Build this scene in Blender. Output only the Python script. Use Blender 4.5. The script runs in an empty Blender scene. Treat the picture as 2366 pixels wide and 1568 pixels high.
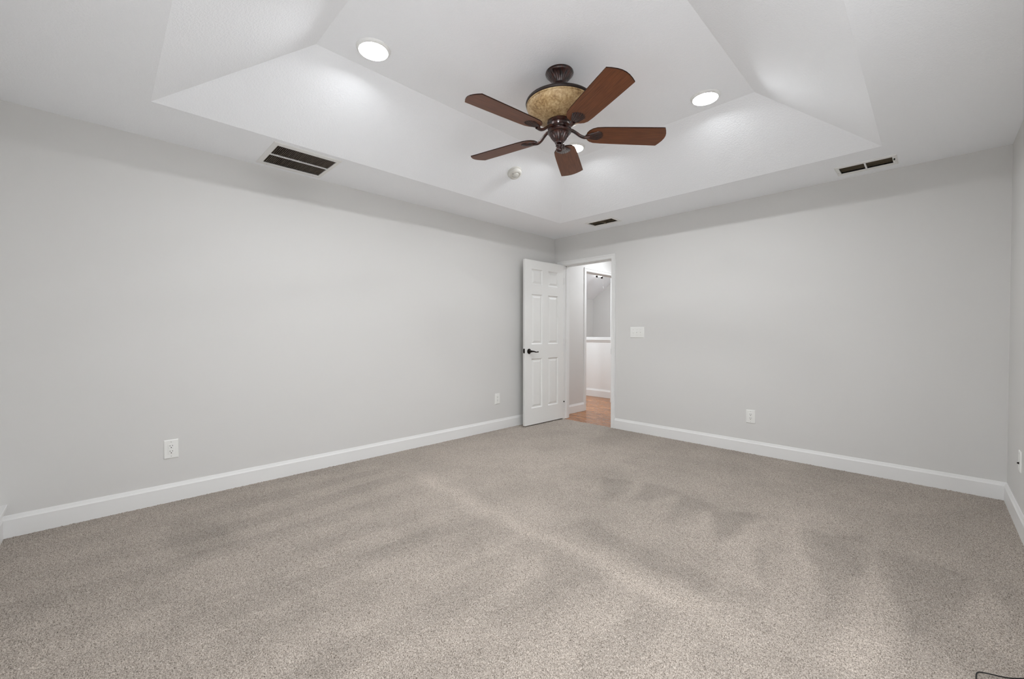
import bpy, bmesh, math, random
import numpy as np
from mathutils import Vector, Matrix
PI = math.pi
scene = bpy.context.scene
COL = scene.collection
RNG = np.random.RandomState(7)

# ------------------------------------------------------------------ camera
CAM = Vector((3.6971, -4.4923, 1.165))
YAW, PITCH, ROLL = 0.7906, -0.0141, 0.0007
cd = bpy.data.cameras.new('camera'); cam = bpy.data.objects.new('camera', cd); COL.objects.link(cam)
cd.sensor_fit = 'HORIZONTAL'; cd.sensor_width = 36.0; cd.lens = 959.12 / 2366 * 36.0
cd.clip_start = 0.02; cd.clip_end = 200
_f = Vector((-math.sin(YAW) * math.cos(PITCH), math.cos(YAW) * math.cos(PITCH), math.sin(PITCH)))
_r = Vector((math.cos(YAW), math.sin(YAW), 0)); _u = _r.cross(_f)
r2 = _r * math.cos(ROLL) + _u * math.sin(ROLL); u2 = _u * math.cos(ROLL) - _r * math.sin(ROLL)
mw = Matrix((r2, u2, -_f)).transposed().to_4x4(); mw.translation = CAM
cam.matrix_world = mw
scene.camera = cam

# ------------------------------------------------------------------ world, exposure, light levels
w = bpy.data.worlds.new('world'); scene.world = w; w.use_nodes = True
bg = w.node_tree.nodes['Background']; bg.inputs[0].default_value = (0.955, 0.975, 1.0, 1); bg.inputs[1].default_value = 4.9
vs = scene.view_settings
vs.view_transform = 'Standard'; vs.look = 'None'; vs.gamma = 1.0; vs.use_curve_mapping = False
vs.exposure = 0.14
scene.cycles.diffuse_bounces = 8; scene.cycles.max_bounces = 12
LAMP = 220.0            # emission of the recessed lamp lenses
HALL_LAMP = 300.0

# ------------------------------------------------------------------ room constants
H = 2.477              # soffit height
XR = 4.0795            # right wall
YN = -4.911             # near wall (behind the camera)
TX0, TX1, TY0, TY1 = 0.575, 3.44, -4.28, -0.60      # tray opening
FX0, FX1, FY0, FY1 = 1.225, 2.835, -3.61, -1.325       # raised flat
ZT = 2.805
BBH, BBT = 0.127, 0.014
CW, CT = 0.055, 0.016     # door casing width, thickness

# ------------------------------------------------------------------ helpers
def srgb(r, g, b):
    f = lambda c: (c / 255 / 12.92) if c / 255 <= 0.04045 else ((c / 255 + 0.055) / 1.055) ** 2.4
    return (f(r), f(g), f(b), 1.0)

def mat(name, color, rough=0.5, metal=0.0, spec=0.5, bump=None, coat=0.0):
    """bump = (scale, strength, distance[, detail])"""
    m = bpy.data.materials.new(name); m.use_nodes = True
    nt = m.node_tree; b = nt.nodes['Principled BSDF']
    b.inputs['Base Color'].default_value = color
    b.inputs['Roughness'].default_value = rough
    b.inputs['Metallic'].default_value = metal
    b.inputs['Specular IOR Level'].default_value = spec
    b.inputs['Coat Weight'].default_value = coat
    if bump:
        tc = nt.nodes.new('ShaderNodeTexCoord')
        n = nt.nodes.new('ShaderNodeTexNoise'); n.inputs['Scale'].default_value = bump[0]
        n.inputs['Detail'].default_value = bump[3] if len(bump) > 3 else 3.0
        bp = nt.nodes.new('ShaderNodeBump'); bp.inputs['Strength'].default_value = bump[1]; bp.inputs['Distance'].default_value = bump[2]
        nt.links.new(tc.outputs['Object'], n.inputs['Vector'])
        nt.links.new(n.outputs['Fac'], bp.inputs['Height']); nt.links.new(bp.outputs['Normal'], b.inputs['Normal'])
    return m

def nodes_of(m):
    return m.node_tree, m.node_tree.nodes['Principled BSDF']

def obj(name, bm, m, parent=None, loc=None, smooth=False, bevel=0.0):
    me = bpy.data.meshes.new(name)
    bmesh.ops.recalc_face_normals(bm, faces=bm.faces[:])
    bm.to_mesh(me); bm.free()
    me.materials.append(m)
    if smooth:
        for p in me.polygons: p.use_smooth = True
    o = bpy.data.objects.new(name, me); COL.objects.link(o)
    if loc is not None: o.location = loc
    if parent is not None: o.parent = parent
    if bevel:
        md = o.modifiers.new('edge', 'BEVEL'); md.width = bevel; md.segments = 2; md.limit_method = 'ANGLE'; md.angle_limit = 0.7
    return o

def autosmooth(o, deg=40):
    me = o.data
    for p in me.polygons: p.use_smooth = True
    bm = bmesh.new(); bm.from_mesh(me)
    for e in bm.edges:
        if len(e.link_faces) == 2 and e.calc_face_angle(0) > math.radians(deg): e.smooth = False
    bm.to_mesh(me); bm.free()
    return o

def tag(o, label, cat=None, group=None, kind=None):
    o['label'] = label
    if cat: o['category'] = cat
    if group: o['group'] = group
    if kind: o['kind'] = kind
    return o

def empty(name, loc=(0, 0, 0), rot=None, m=None):
    o = bpy.data.objects.new(name, None); COL.objects.link(o)
    o.empty_display_size = 0.1
    if m is not None: o.matrix_world = m
    else:
        o.location = loc
        if rot: o.rotation_euler = rot
    return o

def box(bm, x0, x1, y0, y1, z0, z1, mtx=None):
    vs_ = [bm.verts.new(Vector(p) if mtx is None else mtx @ Vector(p)) for p in
           ((x0, y0, z0), (x1, y0, z0), (x1, y1, z0), (x0, y1, z0), (x0, y0, z1), (x1, y0, z1), (x1, y1, z1), (x0, y1, z1))]
    for f in ((0, 3, 2, 1), (4, 5, 6, 7), (0, 1, 5, 4), (1, 2, 6, 5), (2, 3, 7, 6), (3, 0, 4, 7)):
        bm.faces.new([vs_[i] for i in f])
    return bm

def boxes(*bs):
    bm = bmesh.new()
    for b in bs: box(bm, *b)
    return bm

def lathe(profile, seg=48, flute=None, bm=None, mtx=None):
    """profile [(r, z)]; flute = (count, depth, (z_lo, z_hi)) presses radial grooves"""
    bm = bm or bmesh.new(); rings = []
    for r, z in profile:
        if r < 1e-6:
            p = Vector((0, 0, z)); rings.append([bm.verts.new(mtx @ p if mtx else p)]); continue
        ring = []
        for k in range(seg):
            a = 2 * PI * k / seg; rr = r
            if flute and flute[2][0] <= z <= flute[2][1]: rr = r * (1 - flute[1] * (0.5 + 0.5 * math.cos(a * flute[0])))
            p = Vector((rr * math.cos(a), rr * math.sin(a), z)); ring.append(bm.verts.new(mtx @ p if mtx else p))
        rings.append(ring)
    for a, b in zip(rings, rings[1:]):
        if len(a) == 1 and len(b) == 1: continue
        for k in range(max(len(a), len(b))):
            k2 = (k + 1) % max(len(a), len(b))
            if len(a) == 1: bm.faces.new((a[0], b[k], b[k2]))
            elif len(b) == 1: bm.faces.new((a[k], b[0], a[k2]))
            else: bm.faces.new((a[k], b[k], b[k2], a[k2]))
    return bm

def tube(pts, radii, seg=10, bm=None, flat=1.0, up=Vector((0, 0, 1))):
    bm = bm or bmesh.new(); pts = [Vector(p) for p in pts]
    if not isinstance(radii, (list, tuple)): radii = [radii] * len(pts)
    rings = []
    for i, p in enumerate(pts):
        d = (pts[min(i + 1, len(pts) - 1)] - pts[max(i - 1, 0)]).normalized()
        s = d.cross(up)
        if s.length < 1e-4: s = d.cross(Vector((1, 0, 0)))
        s.normalize(); t = s.cross(d)
        rings.append([bm.verts.new(p + (s * math.cos(2 * PI * k / seg) + t * flat * math.sin(2 * PI * k / seg)) * radii[i]) for k in range(seg)])
    for a, b in zip(rings, rings[1:]):
        for k in range(seg): bm.faces.new((a[k], a[(k + 1) % seg], b[(k + 1) % seg], b[k]))
    bm.faces.new(rings[0][::-1]); bm.faces.new(rings[-1])
    return bm

def catmull(pts, n=6):
    pts = [Vector(p) for p in pts]; out = []
    for i in range(len(pts) - 1):
        p0, p1, p2, p3 = pts[max(i - 1, 0)], pts[i], pts[i + 1], pts[min(i + 2, len(pts) - 1)]
        for k in range(n):
            t = k / n
            out.append(0.5 * ((2 * p1) + (p2 - p0) * t + (2 * p0 - 5 * p1 + 4 * p2 - p3) * t * t + (3 * p1 - p0 - 3 * p2 + p3) * t ** 3))
    out.append(pts[-1]); return out

def extrude_profile(prof, a, b, axis_out, bm=None):
    """sweep a closed (out, z) profile from point a to point b; axis_out = direction away from the wall"""
    bm = bm or bmesh.new(); a, b, n = Vector(a), Vector(b), Vector(axis_out)
    ra = [bm.verts.new(a + n * o + Vector((0, 0, z))) for o, z in prof]
    rb = [bm.verts.new(b + n * o + Vector((0, 0, z))) for o, z in prof]
    k = len(prof)
    for i in range(k): bm.faces.new((ra[i], ra[(i + 1) % k], rb[(i + 1) % k], rb[i]))
    bm.faces.new(ra[::-1]); bm.faces.new(rb)
    return bm

# ------------------------------------------------------------------ materials
M = {}
M['wall'] = mat('grey_wall_paint', srgb(212, 211, 209), 0.62, spec=0.25, bump=(180, 0.06, 0.002))
M['ceiling'] = mat('white_textured_ceiling', srgb(245, 247, 250), 0.75, spec=0.15)
nt, b = nodes_of(M['ceiling'])
tc = nt.nodes.new('ShaderNodeTexCoord')
n1 = nt.nodes.new('ShaderNodeTexNoise'); n1.inputs['Scale'].default_value = 100; n1.inputs['Detail'].default_value = 2.5; n1.inputs['Distortion'].default_value = 0.6
rp = nt.nodes.new('ShaderNodeValToRGB'); rp.color_ramp.elements[0].position = 0.42; rp.color_ramp.elements[1].position = 0.60
bp = nt.nodes.new('ShaderNodeBump'); bp.inputs['Strength'].default_value = 0.45; bp.inputs['Distance'].default_value = 0.0012
nt.links.new(tc.outputs['Object'], n1.inputs['Vector']); nt.links.new(n1.outputs['Fac'], rp.inputs['Fac'])
nt.links.new(rp.outputs['Color'], bp.inputs['Height']); nt.links.new(bp.outputs['Normal'], b.inputs['Normal'])
M['trim'] = mat('white_trim_paint', srgb(228, 228, 227), 0.38, spec=0.4)
M['door'] = mat('white_door_paint', srgb(230, 230, 228), 0.36, spec=0.45)
M['plastic'] = mat('white_plastic', srgb(232, 232, 229), 0.35, spec=0.5)
M['grille_white'] = mat('white_enamel', srgb(232, 232, 230), 0.45, spec=0.4)
M['slot'] = mat('slot_black', srgb(38, 36, 34), 0.6)
M['screw'] = mat('painted_screw', srgb(200, 200, 197), 0.4)
M['duct'] = mat('dark_duct', srgb(26, 21, 18), 0.85, spec=0.1)
M['fin'] = mat('dusty_fin', srgb(120, 110, 101), 0.6, spec=0.3)
M['louver'] = mat('tarnished_louver', srgb(124, 112, 94), 0.6, spec=0.3, bump=(60, 0.5, 0.004))
M['bronze'] = mat('oil_rubbed_bronze', srgb(34, 29, 26), 0.28, metal=0.85, spec=0.5)
M['cable'] = mat('black_rubber', srgb(14, 12, 12), 0.5)
M['fan_metal'] = mat('fan_bronze', srgb(64, 29, 22), 0.3, metal=0.35, spec=0.5, bump=(40, 0.1, 0.002), coat=0.6)
nt, b = nodes_of(M['fan_metal'])
tc = nt.nodes.new('ShaderNodeTexCoord'); nz = nt.nodes.new('ShaderNodeTexNoise'); nz.inputs['Scale'].default_value = 55
cr = nt.nodes.new('ShaderNodeValToRGB'); cr.color_ramp.elements[0].color = srgb(24, 10, 8); cr.color_ramp.elements[1].color = srgb(66, 28, 19)
cr.color_ramp.elements[0].position = 0.35; cr.color_ramp.elements[1].position = 0.7
nt.links.new(tc.outputs['Object'], nz.inputs['Vector']); nt.links.new(nz.outputs['Fac'], cr.inputs['Fac']); nt.links.new(cr.outputs['Color'], b.inputs['Base Color'])
M['blade_edge'] = mat('dark_blade_edge', srgb(34, 18, 13), 0.8, spec=0.1)
M['detector'] = mat('grey_white_plastic', srgb(208, 206, 200), 0.5, spec=0.3)
M['rim'] = mat('fan_dark_rim', srgb(30, 15, 11), 0.45, metal=0.2)

def wood_blade():
    m = mat('mahogany_blade', srgb(110, 62, 40), 0.42, spec=0.35)
    nt, b = nodes_of(m)
    tc = nt.nodes.new('ShaderNodeTexCoord'); mp = nt.nodes.new('ShaderNodeMapping'); mp.inputs['Scale'].default_value = (3.0, 55.0, 20.0)
    nz = nt.nodes.new('ShaderNodeTexNoise'); nz.inputs['Scale'].default_value = 3.0; nz.inputs['Detail'].default_value = 6
    cr = nt.nodes.new('ShaderNodeValToRGB')
    cr.color_ramp.elements[0].position = 0.3; cr.color_ramp.elements[0].color = srgb(84, 45, 23)
    cr.color_ramp.elements[1].position = 0.72; cr.color_ramp.elements[1].color = srgb(118, 69, 40)
    L = nt.links.new
    L(tc.outputs['Object'], mp.inputs['Vector']); L(mp.outputs['Vector'], nz.inputs['Vector']); L(nz.outputs['Fac'], cr.inputs['Fac']); L(cr.outputs['Color'], b.inputs['Base Color'])
    return m
M['blade'] = wood_blade()

def scavo():
    m = mat('amber_scavo_glass', srgb(190, 160, 115), 0.45, spec=0.4, bump=(70, 0.15, 0.003))
    nt, b = nodes_of(m)
    tc = nt.nodes.new('ShaderNodeTexCoord')
    a = nt.nodes.new('ShaderNodeTexNoise'); a.inputs['Scale'].default_value = 17; a.inputs['Detail'].default_value = 5
    c = nt.nodes.new('ShaderNodeTexNoise'); c.inputs['Scale'].default_value = 70; c.inputs['Detail'].default_value = 6; c.inputs['Roughness'].default_value = 0.7
    mx = nt.nodes.new('ShaderNodeMath'); mx.operation = 'MULTIPLY_ADD'; mx.inputs[1].default_value = 0.42
    sc = nt.nodes.new('ShaderNodeMath'); sc.operation = 'MULTIPLY'; sc.inputs[1].default_value = 0.58
    cr = nt.nodes.new('ShaderNodeValToRGB')
    cr.color_ramp.elements[0].position = 0.36; cr.color_ramp.elements[0].color = srgb(112, 86, 54)
    cr.color_ramp.elements[1].position = 0.62; cr.color_ramp.elements[1].color = srgb(200, 176, 136)
    e = cr.color_ramp.elements.new(0.48); e.color = srgb(164, 136, 95)
    L = nt.links.new
    L(tc.outputs['Object'], a.inputs['Vector']); L(tc.outputs['Object'], c.inputs['Vector'])
    L(c.outputs['Fac'], sc.inputs[0]); L(a.outputs['Fac'], mx.inputs[0]); L(sc.outputs[0], mx.inputs[2]); L(mx.outputs[0], cr.inputs['Fac'])
    L(cr.outputs['Color'], b.inputs['Base Color'])
    return m
M['scavo'] = scavo()

def emit(name, col, s):
    m = bpy.data.materials.new(name); m.use_nodes = True; nt = m.node_tree
    for n in list(nt.nodes): nt.nodes.remove(n)
    o = nt.nodes.new('ShaderNodeOutputMaterial'); e = nt.nodes.new('ShaderNodeEmission')
    e.inputs[0].default_value = col; e.inputs[1].default_value = s
    nt.links.new(e.outputs[0], o.inputs[0]); return m
M['lens'] = emit('lamp_lens', (0.955, 0.98, 1.0, 1), LAMP)
M['hall_lens'] = emit('hall_lamp_lens', (0.92, 0.96, 1.0, 1), HALL_LAMP * 0.9)
M['fixture_glass'] = emit('fixture_glass', (1, 1, 1, 1), 9.0)
M['added_far_lens'] = emit('added_far_lamp_lens', (0.86, 0.94, 1.0, 1), HALL_LAMP * 1.8)  # glow of the unseen fill lamp added over the landing

def wood_floor():
    m = mat('oak_floor', srgb(176, 122, 78), 0.24, spec=0.4, coat=0.08)
    nt, b = nodes_of(m); L = nt.links.new
    tc = nt.nodes.new('ShaderNodeTexCoord'); mp = nt.nodes.new('ShaderNodeMapping')
    L(tc.outputs['Object'], mp.inputs['Vector'])
    br = nt.nodes.new('ShaderNodeTexBrick'); br.inputs['Scale'].default_value = 1.0
    br.inputs['Brick Width'].default_value = 0.9; br.inputs['Row Height'].default_value = 0.085; br.inputs['Mortar Size'].default_value = 0.0012
    br.inputs['Color1'].default_value = (0.25, 0.25, 0.25, 1); br.inputs['Color2'].default_value = (0.9, 0.9, 0.9, 1); br.inputs['Mortar'].default_value = (0, 0, 0, 1)
    L(mp.outputs['Vector'], br.inputs['Vector'])
    m2 = nt.nodes.new('ShaderNodeMapping'); m2.inputs['Scale'].default_value = (4, 26, 1); L(tc.outputs['Object'], m2.inputs['Vector'])
    nz = nt.nodes.new('ShaderNodeTexNoise'); nz.inputs['Scale'].default_value = 1.6; nz.inputs['Detail'].default_value = 5; nz.inputs['Distortion'].default_value = 1.2
    L(m2.outputs['Vector'], nz.inputs['Vector'])
    ad = nt.nodes.new('ShaderNodeMath'); ad.operation = 'MULTIPLY_ADD'; ad.inputs[1].default_value = 0.28
    L(br.outputs['Color'], ad.inputs[0]); L(nz.outputs['Fac'], ad.inputs[2])
    cr = nt.nodes.new('ShaderNodeValToRGB')
    cr.color_ramp.elements[0].position = 0.3; cr.color_ramp.elements[0].color = srgb(92, 50, 22)
    cr.color_ramp.elements[1].position = 0.95; cr.color_ramp.elements[1].color = srgb(190, 134, 84)
    e = cr.color_ramp.elements.new(0.6); e.color = srgb(152, 96, 50)
    L(ad.outputs[0], cr.inputs['Fac']); L(cr.outputs['Color'], b.inputs['Base Color'])
    return m
M['wood'] = wood_floor()

def carpet_mat():
    m = mat('beige_carpet', srgb(190, 178, 167), 0.95, spec=0.05)
    nt, b = nodes_of(m); L = nt.links.new
    b.inputs['Sheen Weight'].default_value = 0.15; b.inputs['Sheen Roughness'].default_value = 0.6
    tc = nt.nodes.new('ShaderNodeTexCoord')
    n1 = nt.nodes.new('ShaderNodeTexNoise'); n1.inputs['Scale'].default_value = 260; n1.inputs['Detail'].default_value = 3; n1.inputs['Roughness'].default_value = 0.6
    L(tc.outputs['Object'], n1.inputs['Vector'])
    cr = nt.nodes.new('ShaderNodeValToRGB')
    cr.color_ramp.elements[0].position = 0.33; cr.color_ramp.elements[0].color = srgb(88, 79, 70)
    cr.color_ramp.elements[1].position = 0.64; cr.color_ramp.elements[1].color = srgb(194, 184, 174)
    e = cr.color_ramp.elements.new(0.47); e.color = srgb(155, 145, 135)
    L(n1.outputs['Fac'], cr.inputs['Fac'])
    at = nt.nodes.new('ShaderNodeAttribute'); at.attribute_name = 'pile_lean'
    hs = nt.nodes.new('ShaderNodeHueSaturation')
    L(at.outputs['Fac'], hs.inputs['Value']); L(cr.outputs['Color'], hs.inputs['Color']); L(hs.outputs['Color'], b.inputs['Base Color'])
    n2 = nt.nodes.new('ShaderNodeTexNoise'); n2.inputs['Scale'].default_value = 260; n2.inputs['Detail'].default_value = 2
    L(tc.outputs['Object'], n2.inputs['Vector'])
    bp = nt.nodes.new('ShaderNodeBump'); bp.inputs['Strength'].default_value = 0.5; bp.inputs['Distance'].default_value = 0.004
    L(n2.outputs['Fac'], bp.inputs['Height']); L(bp.outputs['Normal'], b.inputs['Normal'])
    return m
M['carpet'] = carpet_mat()

# ------------------------------------------------------------------ carpet: dense tufted height field with vacuum tracks
def smooth(a, k=1):
    for _ in range(k):
        p = np.pad(a, 1, mode='edge')
        a = (p[:-2, 1:-1] + p[2:, 1:-1] + p[1:-1, :-2] + p[1:-1, 2:] + 2 * p[1:-1, 1:-1]) / 6
    return a

def value_noise(X, Y, sx, sy, seed):
    r = np.random.RandomState(seed).rand(64, 64)
    u = X * sx + 200.0; v = Y * sy + 200.0
    i = np.floor(u).astype(int); j = np.floor(v).astype(int); fu = u - i; fv = v - j
    fu = fu * fu * (3 - 2 * fu); fv = fv * fv * (3 - 2 * fv)
    g = lambda a, c: r[a % 64, c % 64]
    return (g(i, j) * (1 - fu) + g(i + 1, j) * fu) * (1 - fv) + (g(i, j + 1) * (1 - fu) + g(i + 1, j + 1) * fu) * fv - 0.5

def poly_mask(X, Y, P, soft):
    """soft inside mask of a polygon (metres)"""
    P = np.array(P); inside = np.zeros(X.shape, bool); d = np.full(X.shape, 9.0)
    for k in range(len(P)):
        (x0, y0), (x1, y1) = P[k], P[(k + 1) % len(P)]
        c = (y0 > Y) != (y1 > Y)
        with np.errstate(divide='ignore', invalid='ignore'):
            xi = (x1 - x0) * (Y - y0) / (y1 - y0 + 1e-12) + x0
        inside ^= c & (X < xi)
        t = np.clip(((X - x0) * (x1 - x0) + (Y - y0) * (y1 - y0)) / ((x1 - x0) ** 2 + (y1 - y0) ** 2), 0, 1)
        d = np.minimum(d, np.hypot(X - x0 - t * (x1 - x0), Y - y0 - t * (y1 - y0)))
    s = np.where(inside, d, -d)
    t = np.clip(s / soft * 0.5 + 0.5, 0, 1)
    return t * t * (3 - 2 * t)

def carpet():
    dx = 0.005
    x0, x1, y0, y1 = -0.002, XR + 0.002, -5.0, 0.0
    nx, ny = int((x1 - x0) / dx) + 1, int((y1 - y0) / dx) + 1
    xs = np.linspace(x0, x1, nx); ys = np.linspace(y0, y1, ny)
    X, Y = np.meshgrid(xs, ys)
    tuft = 0.75 * RNG.rand(ny, nx) + 0.6 * smooth(RNG.rand(ny, nx), 1); tuft = (tuft - tuft.mean()) / tuft.std()
    wave = value_noise(X, Y, 6, 6, 3)
    Z = np.clip(0.0022 * tuft, -0.006, 0.006) + 0.002 * wave
    # vacuum tracks: pile pushed one way or the other
    wx = X + 0.10 * value_noise(X, Y, 1.3, 0.8, 5) + 0.05 * value_noise(X, Y, 5, 2, 6)
    lean = np.tanh(5.0 * np.sin(2 * PI * (wx - 0.17) / 0.31)) * 0.018 * (0.75 + 1.1 * value_noise(X, Y, 3.1, 0.7, 31))
    yl = -2.66 - 0.03 * (X - 1.0) + 0.05 * value_noise(X, Y, 4, 4, 8)
    below = 1 / (1 + np.exp((Y - yl + 0.10) / 0.02))
    lean = lean * below * np.clip((Y + 5.4) / 1.2, 0.45, 1)
    band = np.exp(-((Y - yl) / 0.075) ** 2) * np.clip((X - 0.6) / 0.3, 0, 1) * np.clip((3.2 - X) / 0.3, 0, 1)
    lean += 0.055 * band
    lean += (1 - below) * 0.05 * value_noise(X, Y, 2.2, 1.2, 11) + 0.045 * value_noise(X, Y, 3.2, 3.2, 12) + 0.03 * value_noise(X, Y, 9, 9, 13)
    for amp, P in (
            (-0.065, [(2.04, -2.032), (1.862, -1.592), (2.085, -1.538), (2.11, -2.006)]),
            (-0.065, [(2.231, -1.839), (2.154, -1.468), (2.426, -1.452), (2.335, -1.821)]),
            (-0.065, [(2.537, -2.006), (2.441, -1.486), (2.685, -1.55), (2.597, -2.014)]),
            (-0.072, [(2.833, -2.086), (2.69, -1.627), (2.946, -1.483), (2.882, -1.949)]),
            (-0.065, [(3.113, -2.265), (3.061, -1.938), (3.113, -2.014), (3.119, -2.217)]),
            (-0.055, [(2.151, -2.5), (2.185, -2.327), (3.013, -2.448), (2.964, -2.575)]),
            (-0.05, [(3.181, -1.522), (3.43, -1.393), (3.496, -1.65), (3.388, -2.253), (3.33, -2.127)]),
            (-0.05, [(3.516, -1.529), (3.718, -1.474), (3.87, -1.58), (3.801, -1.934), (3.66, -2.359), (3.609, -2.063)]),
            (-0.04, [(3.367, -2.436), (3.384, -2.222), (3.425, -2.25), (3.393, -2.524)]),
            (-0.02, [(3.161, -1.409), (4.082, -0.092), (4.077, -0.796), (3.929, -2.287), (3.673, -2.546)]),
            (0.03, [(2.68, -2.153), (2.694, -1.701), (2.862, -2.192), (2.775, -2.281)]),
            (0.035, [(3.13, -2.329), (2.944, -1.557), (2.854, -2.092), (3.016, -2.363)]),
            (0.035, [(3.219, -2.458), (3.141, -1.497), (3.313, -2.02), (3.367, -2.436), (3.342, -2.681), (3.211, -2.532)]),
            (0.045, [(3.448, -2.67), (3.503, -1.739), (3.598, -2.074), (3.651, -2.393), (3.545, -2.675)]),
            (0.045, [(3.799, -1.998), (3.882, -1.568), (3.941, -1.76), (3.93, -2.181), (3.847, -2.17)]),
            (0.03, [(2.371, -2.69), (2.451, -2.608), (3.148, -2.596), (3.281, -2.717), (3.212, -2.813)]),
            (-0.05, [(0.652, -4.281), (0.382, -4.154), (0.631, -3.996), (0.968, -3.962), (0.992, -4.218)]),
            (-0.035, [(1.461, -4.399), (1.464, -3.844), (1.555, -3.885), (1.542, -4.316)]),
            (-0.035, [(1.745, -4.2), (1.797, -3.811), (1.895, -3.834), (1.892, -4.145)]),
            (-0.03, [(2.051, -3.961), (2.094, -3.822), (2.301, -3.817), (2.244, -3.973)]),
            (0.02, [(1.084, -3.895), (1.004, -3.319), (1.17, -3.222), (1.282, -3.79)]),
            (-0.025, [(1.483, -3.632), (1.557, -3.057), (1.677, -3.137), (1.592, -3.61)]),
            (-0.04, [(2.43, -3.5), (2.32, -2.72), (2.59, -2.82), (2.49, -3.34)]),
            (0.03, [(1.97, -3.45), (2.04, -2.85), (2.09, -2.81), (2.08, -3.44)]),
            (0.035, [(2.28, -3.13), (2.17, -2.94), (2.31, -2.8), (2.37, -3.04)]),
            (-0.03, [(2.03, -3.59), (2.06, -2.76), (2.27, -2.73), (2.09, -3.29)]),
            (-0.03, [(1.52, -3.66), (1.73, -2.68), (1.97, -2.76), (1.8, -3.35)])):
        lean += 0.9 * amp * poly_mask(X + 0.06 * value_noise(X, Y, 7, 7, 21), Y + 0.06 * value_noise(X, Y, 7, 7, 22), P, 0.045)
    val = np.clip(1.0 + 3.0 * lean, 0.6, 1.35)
    me = bpy.data.meshes.new('floor')
    nv = nx * ny; nf = (nx - 1) * (ny - 1)
    me.vertices.add(nv); me.vertices.foreach_set('co', np.stack([X, Y, Z], -1).astype(np.float32).ravel())
    idx = np.arange(nv).reshape(ny, nx)
    q = np.stack([idx[:-1, :-1], idx[:-1, 1:], idx[1:, 1:], idx[1:, :-1]], -1).astype(np.int32).ravel()
    me.loops.add(nf * 4); me.polygons.add(nf)
    me.loops.foreach_set('vertex_index', q)
    me.polygons.foreach_set('loop_start', np.arange(0, nf * 4, 4, dtype=np.int32))
    me.polygons.foreach_set('use_smooth', np.ones(nf, bool))
    me.update()
    at = me.attributes.new('pile_lean', 'FLOAT', 'POINT'); at.data.foreach_set('value', val.astype(np.float32).ravel())
    me.materials.append(M['carpet'])
    o = bpy.data.objects.new('floor', me); COL.objects.link(o)
    tag(o, 'beige cut pile carpet with vacuum tracks covering the bedroom floor', 'floor', kind='structure')
carpet()

# ------------------------------------------------------------------ walls
def struct(name, bm, m, label, cat, smooth=False, bevel=0.0, loc=None):
    o = obj(name, bm, m, bevel=bevel, smooth=smooth, loc=loc)
    return tag(o, label, cat, kind='structure')

DX0, DX1, DH = 0.152, 0.917, 2.100       # bedroom door opening
WT = 0.12
struct('wall_left', boxes((-WT, 0, -5.15, 0.0, -0.1, 2.55)), M['wall'], 'long light grey wall left of the open door', 'wall')
struct('wall_back', boxes((-WT, DX0, 0, WT, -0.1, 2.55), (DX0, DX1, 0, WT, DH, 2.55), (DX1, XR + WT, 0, WT, -0.1, 2.55)), M['wall'],
       'light grey wall holding the doorway and the triple switch', 'wall')
LZ = 0.165                                   # height of the low ledge wall at the window side
NW = (2.75, 3.95, 0.24, 1.75)                   # unseen near-wall window, added and sized for fill daylight: x0, x1, z0, z1
RW = (-4.5, -2.7, 0.24, 1.75)                 # unseen right-wall window, added to brighten ceiling and walls: y0, y1, z0, z1
struct('wall_right', boxes((XR, XR + WT, -5.2, RW[0], -0.1, 2.55), (XR, XR + WT, RW[1], 0, -0.1, 2.55), (XR, XR + WT, RW[0], RW[1], -0.1, RW[2]), (XR, XR + WT, RW[0], RW[1], RW[3], 2.55)), M['wall'],
       'sliver of light grey wall at the right edge of the picture', 'wall')
struct('wall_near', boxes((0, XR, YN - 0.15, YN, -0.1, LZ), (0, NW[0], YN - 0.27, YN - 0.15, -0.1, 2.55), (NW[1], XR, YN - 0.27, YN - 0.15, -0.1, 2.55),
                          (NW[0], NW[1], YN - 0.27, YN - 0.15, -0.1, NW[2]), (NW[0], NW[1], YN - 0.27, YN - 0.15, NW[3], 2.55)), M['wall'],
       'grey wall behind the viewpoint with a low ledge and an added window', 'wall')
# low white ledge seen at the left edge of the picture
struct('trim_1', boxes((0.0, XR, YN - 0.15, YN + 0.030, LZ, LZ + 0.025)), M['trim'], 'low white ledge at the left edge of the picture', 'ledge', bevel=0.003)

GLASS = bpy.data.materials.new('window_glass'); GLASS.use_nodes = True
_b = GLASS.node_tree.nodes['Principled BSDF']; _b.inputs['Transmission Weight'].default_value = 1; _b.inputs['Roughness'].default_value = 0; _b.inputs['IOR'].default_value = 1.0
def window(name, label, width, z0, z1, m):
    """local: x along the wall, y = depth, opening from x=0..width"""
    y0, y1 = 0.03, 0.085; n = 2
    bm = boxes((0, width, y0, y1, z0, z0 + 0.05), (0, width, y0, y1, z1 - 0.05, z1), (-0.07, width + 0.07, -0.03, 0.02, z0 - 0.03, z0))
    for i in range(n + 1):
        x = width * i / n; box(bm, max(0, x - 0.03), min(width, x + 0.03), y0, y1, z0 + 0.05, z1 - 0.05)
    f = obj(name, bm, M['trim']); f.matrix_world = m; tag(f, label, 'added window', kind='structure')
    for i in range(n):
        obj('pane', boxes((width * i / n + 0.03, width * (i + 1) / n - 0.03, 0.055, 0.06, z0 + 0.05, z1 - 0.05)), GLASS, f)
window('added_window_1', 'unseen white framed window added behind the viewpoint for fill daylight', NW[1] - NW[0], NW[2], NW[3], Matrix.Translation((NW[1], YN - 0.15, 0)) @ Matrix.Rotation(PI, 4, 'Z'))
window('added_window_2', 'unseen white framed window added in the right wall for fill daylight', RW[1] - RW[0], RW[2], RW[3], Matrix.Translation((XR, RW[1], 0)) @ Matrix.Rotation(-PI / 2, 4, 'Z'))

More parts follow.
